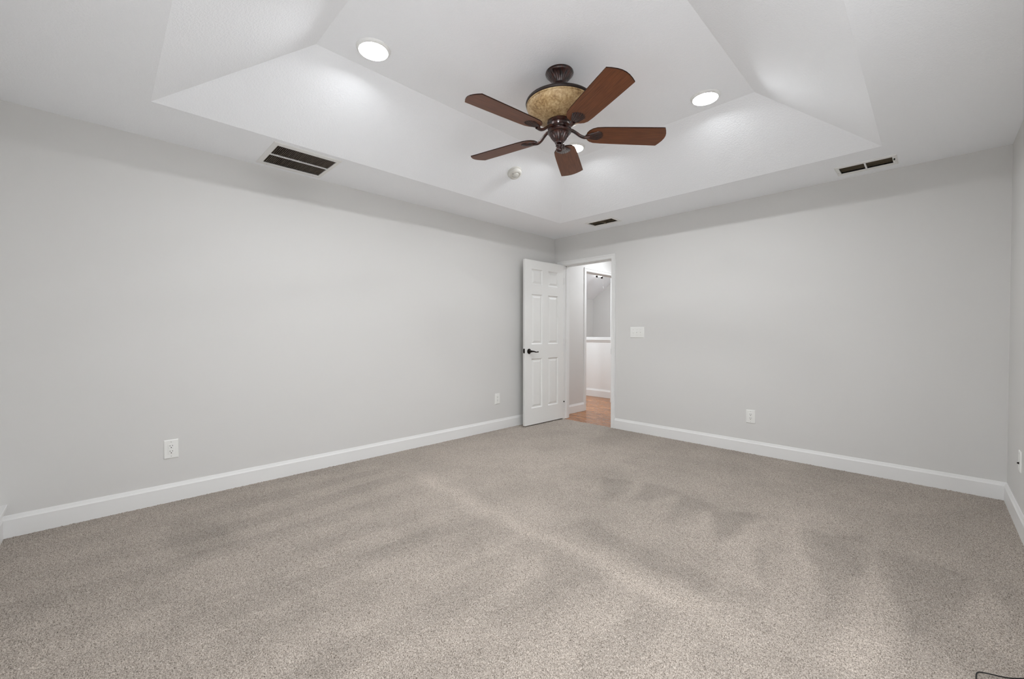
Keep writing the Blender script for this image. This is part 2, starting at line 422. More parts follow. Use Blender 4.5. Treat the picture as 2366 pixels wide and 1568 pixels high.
# ------------------------------------------------------------------ ceiling: flat soffit ring, sloped sides, raised flat
GR = (0.098, 0.480, -3.605, -3.200)              # return grille hole
VC = (0.807, 1.127, -0.365, -0.215)              # vent hole nearer the door
VR = (3.165, 3.478, -0.318, -0.163)              # vent hole far right
def ceiling():
    bm = bmesh.new()
    xs = sorted({-0.1, TX0, TX1, XR + 0.1, GR[0], GR[1], VC[0], VC[1], VR[0], VR[1]})
    ys = sorted({-5.14, TY0, TY1, 0.1, GR[2], GR[3], VC[2], VC[3], VR[2], VR[3]})
    vc = {}
    def v(x, y, z):
        k = (round(x, 5), round(y, 5), round(z, 5))
        if k not in vc: vc[k] = bm.verts.new((x, y, z))
        return vc[k]
    for xa, xb in zip(xs, xs[1:]):
        for ya, yb in zip(ys, ys[1:]):
            cx, cy = (xa + xb) / 2, (ya + yb) / 2
            if TX0 < cx < TX1 and TY0 < cy < TY1: continue
            if any(h[0] < cx < h[1] and h[2] < cy < h[3] for h in (GR, VC, VR)): continue
            bm.faces.new((v(xa, ya, H), v(xa, yb, H), v(xb, yb, H), v(xb, ya, H)))
    lo = [(TX0, TY0), (TX1, TY0), (TX1, TY1), (TX0, TY1)]; hi = [(FX0, FY0), (FX1, FY0), (FX1, FY1), (FX0, FY1)]
    for i in range(4):
        j = (i + 1) % 4
        bm.faces.new((v(*lo[i], H), v(*lo[j], H), v(*hi[j], ZT), v(*hi[i], ZT)))
    bm.faces.new([v(*p, ZT) for p in hi])
    # roof slab above
    T = 3.05
    t = [bm.verts.new(p) for p in ((-0.1, -5.14, T), (XR + 0.1, -5.14, T), (XR + 0.1, 0.1, T), (-0.1, 0.1, T))]
    bm.faces.new(t)
    box(bm, -0.12, XR + 0.12, -5.16, -5.14, H, T); box(bm, -0.12, XR + 0.12, 0.1, 0.12, H, T)
    box(bm, -0.12, -0.1, -5.14, 0.1, H, T); box(bm, XR + 0.1, XR + 0.12, -5.14, 0.1, H, T)
    struct('ceiling', bm, M['ceiling'], 'white textured tray ceiling with sloped sides and a raised flat centre', 'ceiling')
ceiling()

# ------------------------------------------------------------------ baseboards
BP = [(0, 0), (BBT, 0), (BBT, 0.101), (BBT - 0.003, 0.106), (0.0085, 0.112), (0.006, 0.121), (0.004, BBH), (0, BBH)]
struct('baseboard_left', extrude_profile(BP, (0, YN, 0), (0, 0, 0), (1, 0, 0)), M['trim'], 'white baseboard along the long left wall', 'baseboard')
struct('baseboard_back', extrude_profile(BP, (DX1 - 0.008 + CW, 0, 0), (XR, 0, 0), (0, -1, 0)), M['trim'], 'white baseboard along the wall right of the doorway', 'baseboard')
struct('baseboard_right', extrude_profile(BP, (XR, 0, 0), (XR, YN, 0), (-1, 0, 0)), M['trim'], 'white baseboard along the right wall', 'baseboard')
struct('baseboard_near', extrude_profile(BP, (XR, YN, 0), (0, YN, 0), (0, 1, 0)), M['trim'], 'white baseboard below the low ledge', 'baseboard')

# ------------------------------------------------------------------ bedroom door casing + jambs
def casing_piece(bm, p0, p1, across, out, wdt):
    """flat casing with a raised outer back band: p0->p1 along the inner edge, 'across' points to the outer edge"""
    prof = [(0, 0), (0.009, 0), (0.011, 0.006), (0.011, wdt * 0.62), (CT, wdt * 0.72), (CT, wdt), (0, wdt)]
    a, b_, n, c = Vector(p0), Vector(p1), Vector(out), Vector(across)
    return a, b_, n, c, prof
def casing(bm, x0, x1, zt, zb, y, ny, wl, wr):
    """U-shaped mitred casing round an opening in a wall of constant y (in local coordinates)"""
    prof = [(0.0, 0.0), (0.009, 0.0), (0.011, 0.10), (0.0115, 0.62), (CT, 0.74), (CT, 1.0), (0.0, 1.0)]
    path = [(x0, zb, -wl, 0), (x0, zt, -wl, CW), (x1, zt, wr, CW), (x1, zb, wr, 0)]
    rings = [[bm.verts.new((px + ox * t, y + ny * o, pz + oz * t)) for o, t in prof] for px, pz, ox, oz in path]
    k = len(prof)
    for a, b_ in zip(rings, rings[1:]):
        for i in range(k): bm.faces.new((a[i], a[(i + 1) % k], b_[(i + 1) % k], b_[i]))
    bm.faces.new(rings[0]); bm.faces.new(rings[-1])
def door_frame(name, x0, x1, zt, depth, label, cas_sides, m=None, wl=CW, wr=CW):
    """local: opening spans x0..x1, wall from y=0 to y=depth"""
    bm = bmesh.new(); j = 0.012
    for s in cas_sides:
        if s == 0: casing(bm, x0 + j - 0.004, x1 - j + 0.004, zt - j + 0.004, 0, 0.0, -1, wl, wr)
        else: casing(bm, x0 + j - 0.004, x1 - j + 0.004, zt - j + 0.004, 0, depth, 1, wl, wr)
    box(bm, x0 - 0.004, x0 + j, 0, depth, 0, zt); box(bm, x1 - j, x1 + 0.004, 0, depth, 0, zt); box(bm, x0, x1, 0, depth, zt - j, zt + 0.004)
    # door stop
    box(bm, x0 + j, x0 + j + 0.010, 0.045, 0.08, 0, zt - j); box(bm, x1 - j - 0.010, x1 - j, 0.045, 0.08, 0, zt - j); box(bm, x0 + j, x1 - j, 0.045, 0.08, zt - j - 0.010, zt - j)
    o = obj(name, bm, M['trim'])
    if m is not None: o.matrix_world = m
    return tag(o, label, 'door frame', kind='structure')
fr = door_frame('trim_2', DX0, DX1, DH, WT, 'white casing and jamb around the open bedroom doorway', (0, 1), wl=0.10)
sp = obj('strike_plate', boxes((DX1 - 0.0135, DX1 - 0.0115, 0.0, 0.036, 0.915, 0.980), (DX1 - 0.0135, DX1 - 0.005, -0.0025, 0.0005, 0.915, 0.980)), M['bronze'], fr); sp['label'] = 'dark bronze strike plate'

# ------------------------------------------------------------------ six panel door, hinged on the left jamb, swung open along the left wall
DW, DT, DZ0, DZ1 = 0.748, 0.035, 0.014, 2.092
def door_face(bm, yv, ny):
    """panelled skin in the local x (0 = free edge .. DW = hinge) / z plane at y=yv, facing ny"""
    cols = [(0.116, 0.318), (0.430, 0.632)]
    rows = [(0.222, 0.850), (1.030, 1.664), (1.782, 1.980)]
    xs = [0, *cols[0], *cols[1], DW]; zs = [DZ0] + [q for r in rows for q in r] + [DZ1]
    vc = {}
    def v(x, z, d=0.0):
        k = (round(x, 4), round(z, 4), round(d, 4))
        if k not in vc: vc[k] = bm.verts.new((x, yv - ny * d, z))
        return vc[k]
    for i in range(len(xs) - 1):
        for j in range(len(zs) - 1):
            xa, xb, za, zb = xs[i], xs[i + 1], zs[j], zs[j + 1]
            if (xa, xb) in cols and (za, zb) in rows:
                steps = [(0, 0), (0.003, 0.006), (0.014, 0.013), (0.019, 0.013), (0.044, 0.004)]
                R = [[v(xa + s, za + s, d), v(xb - s, za + s, d), v(xb - s, zb - s, d), v(xa + s, zb - s, d)] for s, d in steps]
                for a, b_ in zip(R, R[1:]):
                    for q in range(4): bm.faces.new((a[q], a[(q + 1) % 4], b_[(q + 1) % 4], b_[q]))
                bm.faces.new(R[-1])
            else:
                bm.faces.new((v(xa, za), v(xb, za), v(xb, zb), v(xa, zb)))
    return [v(xs[0], zs[0]), v(xs[-1], zs[0]), v(xs[-1], zs[-1]), v(xs[0], zs[-1])], (xs, zs, v)

def door():
    # local +x runs free edge -> hinge, local -y is the face the photo shows
    A = Vector((0.1535, -0.757, 0)); Hn = Vector((0.1685, -0.0095, 0)); d = (Hn - A).normalized()
    n = Vector((d.y, -d.x, 0))                        # faces +X (towards the room)
    m = Matrix(((d.x, -n.x, 0, A.x), (d.y, -n.y, 0, A.y), (0, 0, 1, 0), (0, 0, 0, 1)))
    bm = bmesh.new()
    door_face(bm, 0.0, -1); door_face(bm, DT, 1)
    for (x0, x1, z0, z1) in ((0, 0, DZ0, DZ1), (DW, DW, DZ0, DZ1), (0, DW, DZ0, DZ0), (0, DW, DZ1, DZ1)):
        if x0 == x1: p = [(x0, 0, z0), (x0, DT, z0), (x0, DT, z1), (x0, 0, z1)]
        else: p = [(x0, 0, z0), (x1, 0, z0), (x1, DT, z0), (x0, DT, z0)]
        bm.faces.new([bm.verts.new(q) for q in p])
    bmesh.ops.remove_doubles(bm, verts=bm.verts[:], dist=1e-5)
    o = obj('door_1', bm, M['door']); o.matrix_world = m
    tag(o, 'white six-panel door standing open against the left wall', 'door', kind='structure')
    # lever set on both faces
    kz, kx = 0.944, 0.070
    for s, yv in ((-1, 0.0), (1, DT)):
        R = Matrix.Translation((kx, yv, kz)) @ Matrix.Rotation(PI / 2 * (1 if s < 0 else -1), 4, 'X')
        h = obj('door_handle', lathe([(0, 0), (0.033, 0), (0.034, 0.004), (0.030, 0.009), (0.020, 0.012), (0.013, 0.016), (0.0115, 0.030), (0.013, 0.044), (0.012, 0.052), (0, 0.054)], 32), M['bronze'], o, smooth=True)
        h.matrix_local = R; h['label'] = 'dark bronze lever handle with round rose'
        pts = catmull([(0, 0, 0.046), (0.018, 0, 0.047), (0.045, -0.003, 0.049), (0.075, -0.010, 0.050), (0.098, -0.011, 0.050), (0.116, -0.008, 0.049)], 6)
        k = len(pts); rad = [0.0115 - 0.006 * min(1, i / k * 1.3) + (0.003 if i > k - 5 else 0) for i in range(k)]
        if s > 0: pts = [Vector((p.x, -p.y, p.z)) for p in pts]
        lv = obj('lever', tube(pts, rad, 12), M['bronze'], h, smooth=True)
    lp = obj('latch_plate', boxes((-0.0015, 0.0005, 0.005, DT - 0.005, 0.921, 0.978), (-0.010, 0.0, 0.012, DT - 0.012, 0.944, 0.956)), M['bronze'], o)
    lp['label'] = 'dark bronze latch plate'
    for z, dark in ((0.185, True), (1.05, False), (1.88, False)):
        hb = bmesh.new()
        lathe([(0, z - 0.044), (0.0055, z - 0.044), (0.0055, z + 0.044), (0, z + 0.044)], 14, bm=hb, mtx=Matrix.Translation((DW + 0.004, -0.004, 0)))
        box(hb, DW - 0.001, DW + 0.003, 0.0, 0.028, z - 0.044, z + 0.044)
        hg = obj('hinge', hb, M['trim'], o)
        if dark:
            pin = obj('hinge_stop', lathe([(0, 0), (0.006, 0), (0.008, 0.006), (0.008, 0.014), (0.005, 0.018), (0, 0.018)], 14), M['bronze'], hg, loc=(DW - 0.002, -0.010, z + 0.046))
            pin['label'] = 'dark hinge pin stop'
door()

# ------------------------------------------------------------------ hall and stair landing beyond the doorway
OY0, OY1, OZ = 0.738, 1.64, 2.118
XL = -2.09
def hall():
    struct('wall_hall', boxes((-WT, 0, WT, OY0, -0.1, 2.7), (-WT, 0, OY0, OY1, OZ, 2.7), (-WT, 0, OY1, 3.2, -0.1, 2.7)), M['wall'],
           'grey hall wall seen through the open doorway', 'wall')
    m = Matrix(((0, -1, 0, 0), (1, 0, 0, 0), (0, 0, 1, 0), (0, 0, 0, 1)))
    door_frame('trim_3', OY0, OY1, OZ, WT, 'white casing of the second opening seen through the doorway', (0,), m)
    struct('baseboard_hall', extrude_profile(BP, (0, WT + 0.02, 0), (0, OY0 - CW + 0.008, 0), (1, 0, 0)), M['trim'], 'white baseboard on the hall wall beyond the door', 'baseboard')
    struct('hall_floor', boxes((XL - 0.2, 1.5, 0.003, 4.2, -0.06, -0.002)), M['wood'], 'glossy brown oak plank floor beyond the doorway', 'floor')
    struct('wall_hall_right', boxes((1.25, 1.37, WT, 3.2, -0.1, 2.7)), M['wall'], 'grey hall wall hidden beyond the right jamb', 'wall')
    struct('wall_hall_end', boxes((0, 1.25, 2.6, 2.72, -0.1, 2.7)), M['wall'], 'grey wall at the far end of the hall', 'wall')
    struct('ceiling_hall', boxes((-WT, 1.37, WT, 3.2, 2.58, 2.7)), M['ceiling'], 'white hall ceiling beyond the doorway', 'ceiling')
    # half wall with a white cap, baseboard at its foot
    struct('wall_half', boxes((XL, -WT, 2.02, 2.14, -0.1, 1.045)), M['trim'], 'white half wall seen through the second opening', 'half wall')
    struct('trim_4', boxes((XL, -WT, 1.995, 2.165, 1.045, 1.10), (XL, -WT, 2.007, 2.02, 1.02, 1.045)), M['trim'], 'white cap rail on top of the half wall', 'trim', bevel=0.004)
    BP2 = [(o, z * 1.12) for o, z in BP]
    struct('baseboard_landing', extrude_profile(BP2, (-WT, 2.02, 0), (XL, 2.02, 0), (0, -1, 0)), M['trim'], 'white baseboard at the foot of the half wall', 'baseboard')
    struct('wall_stair', boxes((XL, 0.2, 4.0, 4.12, -2.6, 2.8), (XL - 0.12, XL, WT, 4.12, -2.6, 2.1)), M['wall'], 'pale grey stair wall above the half wall', 'wall')
    struct('wall_stair_side', boxes((-WT, 0.0, 3.2, 4.0, -2.6, 2.8), (XL, 0, 2.14, 4.0, -2.7, -2.6), (XL, -WT, WT, 0.2, -0.1, 2.8)), M['wall'], 'hidden grey side wall of the stairwell', 'wall')
    # sloped ceiling
    bm = bmesh.new(); z0, sl = 1.99, 0.72; xk = -1.05; zk = z0 + sl * (xk - XL)
    prof = [(XL - 0.12, z0 - sl * 0.12), (xk, zk), (-WT, zk), (-WT, zk + 0.1), (xk, zk + 0.1), (XL - 0.12, z0 + 0.1)]
    ra = [bm.verts.new((x, WT, z)) for x, z in prof]; rb = [bm.verts.new((x, 4.12, z)) for x, z in prof]
    for i in range(6): bm.faces.new((ra[i], ra[(i + 1) % 6], rb[(i + 1) % 6], rb[i]))
    bm.faces.new(ra); bm.faces.new(rb)
    struct('ceiling_stair', bm, M['ceiling'], 'white sloped ceiling over the stairs', 'ceiling')
hall()

def stair_light():
    """small dark-armed light on the sloped ceiling over the stairs, with a pull chain"""
    c = Vector((-1.353, 3.186, 2.44)); zc = 1.99 + 0.72 * (c.x + 2.09)
    t = empty('ceiling_light', (c.x, c.y, zc)); tag(t, 'small ceiling light with dark arms and pull chain over the stairs', 'light')
    o = -zc
    obj('canopy', lathe([(0, 0.03), (0.07, 0.03), (0.07, -0.012), (0.03, -0.03), (0.012, -0.035), (0.012, 2.46 + o), (0, 2.46 + o)], 20), M['bronze'], t, smooth=True)
    obj('glass', lathe([(0.03, 2.465 + o), (0.055, 2.45 + o), (0.058, 2.425 + o), (0.04, 2.40 + o), (0, 2.392 + o)], 20), M['fixture_glass'], t, smooth=True)
    u = Vector((math.cos(0.65), math.sin(0.65), 0))
    for s, l in ((-1, 0.07), (1, 0.035), (1, 0.19)):
        p = u * (l * s)
        a = obj('arm', tube([(0, 0, 2.47 + o), (p.x * 0.5, p.y * 0.5, 2.45 + o), (p.x, p.y, 2.41 + o if l < 0.1 else 2.43 + o)], 0.008, 8), M['bronze'], t, smooth=True)
        zz = 2.375 if s > 0 and l < 0.1 else 2.40
        obj('lamp_holder', lathe([(0, zz - 0.022 + o), (0.018, zz - 0.018 + o), (0.024, zz + o), (0.020, zz + 0.018 + o), (0, zz + 0.022 + o)], 14, mtx=Matrix.Translation((p.x, p.y, 0))), M['bronze'], a, smooth=True)
    q = u * 0.064
    ch = obj('pull_chain', tube([(q.x, q.y, 2.40 + o), (q.x, q.y, 2.17 + o)], 0.0016, 6), M['screw'], t)
    obj('fob', lathe([(0, -0.028), (0.006, -0.024), (0.006, 0.024), (0, 0.028)], 10), M['screw'], ch, loc=(q.x, q.y, 2.155 + o), smooth=True)
stair_light()

# ------------------------------------------------------------------ recessed ceiling lights
def recessed(loc, label, lens, first=[None], group='recessed ceiling lights'):
    if first[0] is None:
        t = empty('recessed_light', loc)
        obj('trim_ring', lathe([(0.079, -0.001), (0.080, -0.015), (0.083, -0.016), (0.092, -0.008), (0.096, 0.0), (0.096, 0.004), (0.079, 0.004)], 48), M['grille_white'], t, smooth=True)
        obj('lens', lathe([(0.079, -0.002), (0.055, -0.003), (0.028, -0.0035), (0, -0.0038)], 48), M['lens'], t, smooth=True)['label'] = 'glowing white lens'
        first[0] = t
    else:
        src = first[0]; t = src.copy(); COL.objects.link(t); t.location = loc
        for ch in src.children:
            c = ch.copy(); COL.objects.link(c); c.parent = t
            if ch.name.startswith('lens') and lens is not M['lens']:
                c.data = ch.data.copy(); c.data.materials[0] = lens
    tag(t, label, 'light', group)
    return t
recessed((1.415, -3.360, ZT), 'round recessed light in the raised ceiling, left of the fan', M['lens'])
recessed((2.577, -1.500, ZT), 'round recessed light in the raised ceiling, right of the fan', M['lens'])
recessed((1.4657, -1.5194, ZT), 'round recessed light peeking out behind the lowest fan blade', M['lens'])
recessed((2.540, -3.380, ZT), 'round recessed light above the viewpoint, outside the picture', M['lens'])
recessed((0.62, 1.05, 2.58), 'round recessed light in the hall ceiling, hidden above the doorway', M['hall_lens'], group='hall lights')
recessed((-0.80, 0.90, 2.728), 'unseen recessed light added over the stair landing to brighten the half wall', M['added_far_lens'], group='hall lights')  # fill lamp added out of sight to light the half wall's front

recessed((-0.55, 3.0, 2.7388), 'unseen recessed light added over the stairs to brighten the far walls', M['hall_lens'], group='hall lights')  # extra unseen lamp, added because the stair walls came out too dark

# ------------------------------------------------------------------ ceiling fan
def fan():
    F = Vector((2.034, -2.428, 0))
    t = empty('ceiling_fan', F + Vector((0, 0, ZT)))
    tag(t, 'five-blade ceiling fan with mahogany blades and amber bowl hanging from the tray ceiling', 'ceiling fan')
    dz = -ZT
    sh = lambda P: [(r, z + dz) for r, z in P]
    sh2 = lambda P: [(r, z - 0.026 + dz) for r, z in P]
    zk = [2.30, 2.367, 2.44, 2.452, 2.512, 2.536, 2.60, 2.66, 2.742]; zv = [2.297, 2.362, 2.422, 2.432, 2.486, 2.506, 2.578, 2.640, 2.730]
    shm = lambda P: [(r, float(np.interp(z, zk, zv)) + dz) for r, z in P]
    canopy = obj('canopy', lathe(sh2([(0, 2.832), (0.086, 2.832), (0.088, 2.824), (0.086, 2.817), (0.080, 2.812), (0.068, 2.797), (0.054, 2.780), (0.044, 2.768), (0.040, 2.760), (0.043, 2.756), (0.043, 2.748), (0.036, 2.742), (0.030, 2.736), (0, 2.736)]), 144, flute=(28, 0.07, (2.743 + dz, 2.7855 + dz))), M['fan_metal'], t)
    autosmooth(canopy)
    obj('downrod', lathe(shm([(0, 2.742), (0.016, 2.742), (0.016, 2.69), (0.030, 2.685), (0.034, 2.672), (0.060, 2.660), (0.150, 2.645), (0.196, 2.634), (0, 2.634)]), 48), M['rim'], t, smooth=True)
    bowl = obj('bowl', lathe(shm([(0.203, 2.622), (0.2035, 2.608), (0.199, 2.594), (0.187, 2.578), (0.167, 2.562), (0.140, 2.549), (0.110, 2.539), (0.082, 2.533), (0.062, 2.530)]), 72), M['scavo'], t, smooth=True)
    bowl['label'] = 'mottled amber glass bowl'
    obj('bowl_lip', lathe(shm([(0.201, 2.613), (0.2065, 2.613), (0.208, 2.618), (0.2065, 2.623), (0.201, 2.623)]), 72), M['scavo'], bowl, smooth=True)
    obj('rim', lathe(shm([(0.195, 2.620), (0.206, 2.620), (0.211, 2.625), (0.2125, 2.633), (0.209, 2.640), (0.200, 2.642), (0.190, 2.638)]), 72), M['rim'], t, smooth=True)['label'] = 'dark bronze rim above the bowl'
    mh = obj('motor_housing', lathe(shm([(0, 2.536), (0.066, 2.536), (0.076, 2.528), (0.077, 2.516), (0.070, 2.510), (0.064, 2.506), (0.063, 2.490), (0.070, 2.486), (0.074, 2.478), (0.070, 2.471), (0.064, 2.468), (0.064, 2.462), (0.072, 2.459), (0.0755, 2.452), (0.072, 2.445), (0.064, 2.441), (0, 2.440)]), 72), M['fan_metal'], t)
    autosmooth(mh, 50)
    cup = obj('switch_cup', lathe(shm([(0, 2.4425), (0.063, 2.4425), (0.064, 2.436), (0.060, 2.428), (0.053, 2.413), (0.043, 2.397), (0.033, 2.384), (0.027, 2.377), (0.0285, 2.372), (0.026, 2.367), (0, 2.367)]), 96, flute=(20, 0.09, (2.374 + dz, 2.4145 + dz))), M['fan_metal'], t)
    autosmooth(cup)
    obj('finial', lathe(shm([(0, 2.368), (0.016, 2.368), (0.014, 2.360), (0.021, 2.357), (0.024, 2.352), (0.019, 2.347), (0.013, 2.344), (0.019, 2.339), (0.0225, 2.330), (0.020, 2.320), (0.012, 2.313), (0, 2.311)]), 32), M['fan_metal'], t, smooth=True)
    # pull chain at the side of the cup
    a = math.radians(-20)
    ch = obj('pull_chain', tube([(0.032 * math.cos(a), 0.032 * math.sin(a), 2.388 + dz), (0.043 * math.cos(a), 0.043 * math.sin(a), 2.372 + dz), (0.046 * math.cos(a), 0.046 * math.sin(a), 2.325 + dz)], 0.0015, 6), M['rim'], t)
    # ---- blades
    def blade_mesh():
        bm = bmesh.new(); out = []
        r0, r1 = 0.175, 0.650
        # right side (local y < 0) from root to tip, tip arc, left side back
        side = [(0.172, 0.0), (0.174, 0.022), (0.184, 0.043), (0.202, 0.060), (0.228, 0.071), (0.275, 0.0755), (0.40, 0.0795), (0.52, 0.0825), (0.618, 0.0845), (0.647, 0.0850)]
        tip = [(0.660, 0.062), (0.671, 0.036), (0.6765, 0.012)]
        ring = [(x, -y) for x, y in side] + [(x, -y) for x, y in tip] + [(x, y) for x, y in reversed(tip)] + [(x, y) for x, y in reversed(side[1:])]
        th = 0.0028
        bot = [bm.verts.new((x, y, -th)) for x, y in ring]; top = [bm.verts.new((x, y, th)) for x, y in ring]
        n = len(ring)
        bm.faces.new(bot[::-1]); bm.faces.new(top)
        for i in range(n): bm.faces.new((bot[i], bot[(i + 1) % n], top[(i + 1) % n], top[i]))
        return bm
    def blade_edge_mesh():
        pass
    def iron_mesh():
        """S-curved arm rising to the hub plus a fluted, scalloped shell under the blade root (blade-local frame)"""
        bm = bmesh.new()
        pts = catmull([(0.055, 0, 0.030), (0.082, 0, 0.028), (0.108, 0, 0.012), (0.132, 0, -0.007), (0.158, 0, -0.017), (0.190, 0, -0.014)], 6)
        tube(pts, [0.0125] * 8 + [0.0115] * (len(pts) - 8), 12, bm=bm, flat=0.8)
        # shell
        ns, nr = 40, 10; rows = []
        for j in range(nr + 1):
            s = j / nr; row = []
            for i in range(ns + 1):
                a = (i / ns - 0.5) * 2
                sc = 1 - 0.10 * (0.5 + 0.5 * math.cos(a * PI * 7)) * s      # scalloped outer edge
                L = 0.116 * s * sc * (1 - 0.18 * a * a)
                ang = a * math.radians(38 - 10 * s)
                x = 0.166 + L * math.cos(ang); y = L * math.sin(ang) * 0.98 + 0.006 * a * (1 - s)
                z = -0.0036 - 0.011 * math.sin(PI * min(1, 0.25 + s * 0.75)) * (1 - 0.5 * a * a) - 0.0032 * math.cos(a * PI * 7) * s
                row.append((x, y, z))
            rows.append(row)
        V = [[bm.verts.new(p) for p in r] for r in rows]; U = [[bm.verts.new((p[0], p[1], -0.0030)) for p in r] for r in rows]
        for j in range(nr):
            for i in range(ns):
                bm.faces.new((V[j][i], V[j + 1][i], V[j + 1][i + 1], V[j][i + 1]))
                bm.faces.new((U[j][i], U[j][i + 1], U[j + 1][i + 1], U[j + 1][i]))
        for i in range(ns): bm.faces.new((V[nr][i], U[nr][i], U[nr][i + 1], V[nr][i + 1]))
        for j in range(nr):
            bm.faces.new((V[j][0], U[j][0], U[j + 1][0], V[j + 1][0])); bm.faces.new((V[j][ns], V[j + 1][ns], U[j + 1][ns], U[j][ns]))
        return bm
    b0 = None
    for ang in (-96, -24, 48, 120, 192):
        mtx = Matrix.Translation((0, 0, 2.42 + dz)) @ Matrix.Rotation(math.radians(ang), 4, 'Z') @ Matrix.Rotation(math.radians(-11), 4, 'X')
        if b0 is None:
            b0 = obj('blade', blade_mesh(), M['blade'], t); b0.data.materials.append(M['blade_edge'])
            for p in b0.data.polygons:
                if abs(p.normal.z) < 0.5: p.material_index = 1
            i0 = obj('blade_iron', iron_mesh(), M['fan_metal'], b0); autosmooth(i0, 60)
            i0['label'] = 'bronze arm ending in a fluted shell'
            s0 = []
            bl, ir = b0, i0
        else:
            bl = b0.copy(); COL.objects.link(bl); bl.parent = t
            ir = i0.copy(); COL.objects.link(ir); ir.parent = bl
        bl.matrix_local = mtx
fan()

# ------------------------------------------------------------------ smoke detector on the left slope
def smoke():
    k = (ZT - H) / (FX0 - TX0); x = 0.953
    p = Vector((x, -1.7477, H + k * (x - TX0))); n = Vector((k, 0, -1)).normalized()      # points down into the room
    q = Vector((0, 0, 1)).rotation_difference(n)
    m = Matrix.Translation(p) @ q.to_matrix().to_4x4()
    t = empty('smoke_detector', m=m); tag(t, 'round white smoke detector on the sloped ceiling left of the fan', 'smoke detector')
    s = 1.14
    obj('base', lathe([(0, 0), (0.060 * s, 0), (0.060 * s, 0.010), (0.056 * s, 0.013), (0, 0.013)], 48), M['detector'], t, smooth=False)
    o = obj('cover', lathe([(0.054 * s, 0.011), (0.055 * s, 0.026), (0.052 * s, 0.036), (0.046 * s, 0.041), (0.036 * s, 0.043), (0.034 * s, 0.040), (0.026 * s, 0.040), (0.024 * s, 0.046), (0.018 * s, 0.049), (0, 0.050)], 48), M['detector'], t); autosmooth(o, 35)
    obj('test_button', lathe([(0, 0.049), (0.009, 0.049), (0.009, 0.053), (0, 0.0535)], 20, mtx=Matrix.Translation((0.006, -0.004, 0))), M['screw'], t)
    obj('indicator', lathe([(0, 0.039), (0.0035, 0.039), (0.0035, 0.044), (0, 0.0445)], 12, mtx=Matrix.Translation((-0.006, -0.041, 0))), M['slot'], t)
smoke()

# ------------------------------------------------------------------ air grilles in the soffit
def duct_bm(h, x0, y0, depth):
    bm = bmesh.new(); a, b_, c, d = h[0] - x0, h[1] - x0, h[2] - y0, h[3] - y0; e = 0.0
    lo = [bm.verts.new(p) for p in ((a, c, e), (b_, c, e), (b_, d, e), (a, d, e))]; hi = [bm.verts.new(p) for p in ((a, c, depth), (b_, c, depth), (b_, d, depth), (a, d, depth))]
    for i in range(4): bm.faces.new((lo[i], lo[(i + 1) % 4], hi[(i + 1) % 4], hi[i]))
    bm.faces.new(hi); return bm
def frame_bm(h, o, x0, y0, t=0.006):
    bm = bmesh.new(); a, b_, c, d = h[0] - x0, h[1] - x0, h[2] - y0, h[3] - y0
    O = [(o[0] - x0, o[2] - y0), (o[1] - x0, o[2] - y0), (o[1] - x0, o[3] - y0), (o[0] - x0, o[3] - y0)]; I = [(a, c), (b_, c), (b_, d), (a, d)]
    def ring(P, z, s=0.0):
        cx = sum(p[0] for p in P) / 4; cy = sum(p[1] for p in P) / 4
        return [bm.verts.new((p[0] + (s if p[0] < cx else -s), p[1] + (s if p[1] < cy else -s), z)) for p in P]
    R = [ring(O, 0.001), ring(O, -0.0025), ring(O, -t, 0.006), ring(I, -t, -0.003), ring(I, -t + 0.002, 0.0), ring(I, 0.006)]
    for a_, b2 in zip(R, R[1:]):
        for i in range(4): bm.faces.new((a_[i], a_[(i + 1) % 4], b2[(i + 1) % 4], b2[i]))
    return bm
def return_grille():
    x0, y0 = (GR[0] + GR[1]) / 2, (GR[2] + GR[3]) / 2
    t = empty('return_air_grille', (x0, y0, H)); tag(t, 'large square return air grille with dark fins near the left wall', 'grille')
    obj('frame', frame_bm(GR, (0.052, 0.530, -3.640, -3.172), x0, y0), M['grille_white'], t)
    obj('duct', duct_bm(GR, x0, y0, 0.16), M['duct'], t)
    bm = bmesh.new(); n = 34; L = GR[3] - GR[2]; hw = (GR[1] - GR[0]) / 2
    for i in range(n):
        y = -L / 2 + L * (i + 0.5) / n
        m = Matrix.Translation((0, y, 0.004)) @ Matrix.Rotation(math.radians(4), 4, 'X')
        box(bm, -hw, hw, -0.0009, 0.0009, -0.0040, 0.0040, m)
    obj('fins', bm, M['fin'], t)['label'] = 'dark angled fins'
    obj('centre_bar', boxes((-0.004, 0.004, -L / 2, L / 2, -0.006, 0.004)), M['grille_white'], t)['label'] = 'thin white bar across the fins'
    for sx, sy in ((-1, -1), (-1, 1), (1, -1), (1, 1)):
        obj('screw', lathe([(0, 0), (0.004, 0), (0.004, -0.0015), (0, -0.0025)], 12), M['screw'], t, loc=(sx * (hw + 0.022), sy * L * 0.42, -0.006))
return_grille()
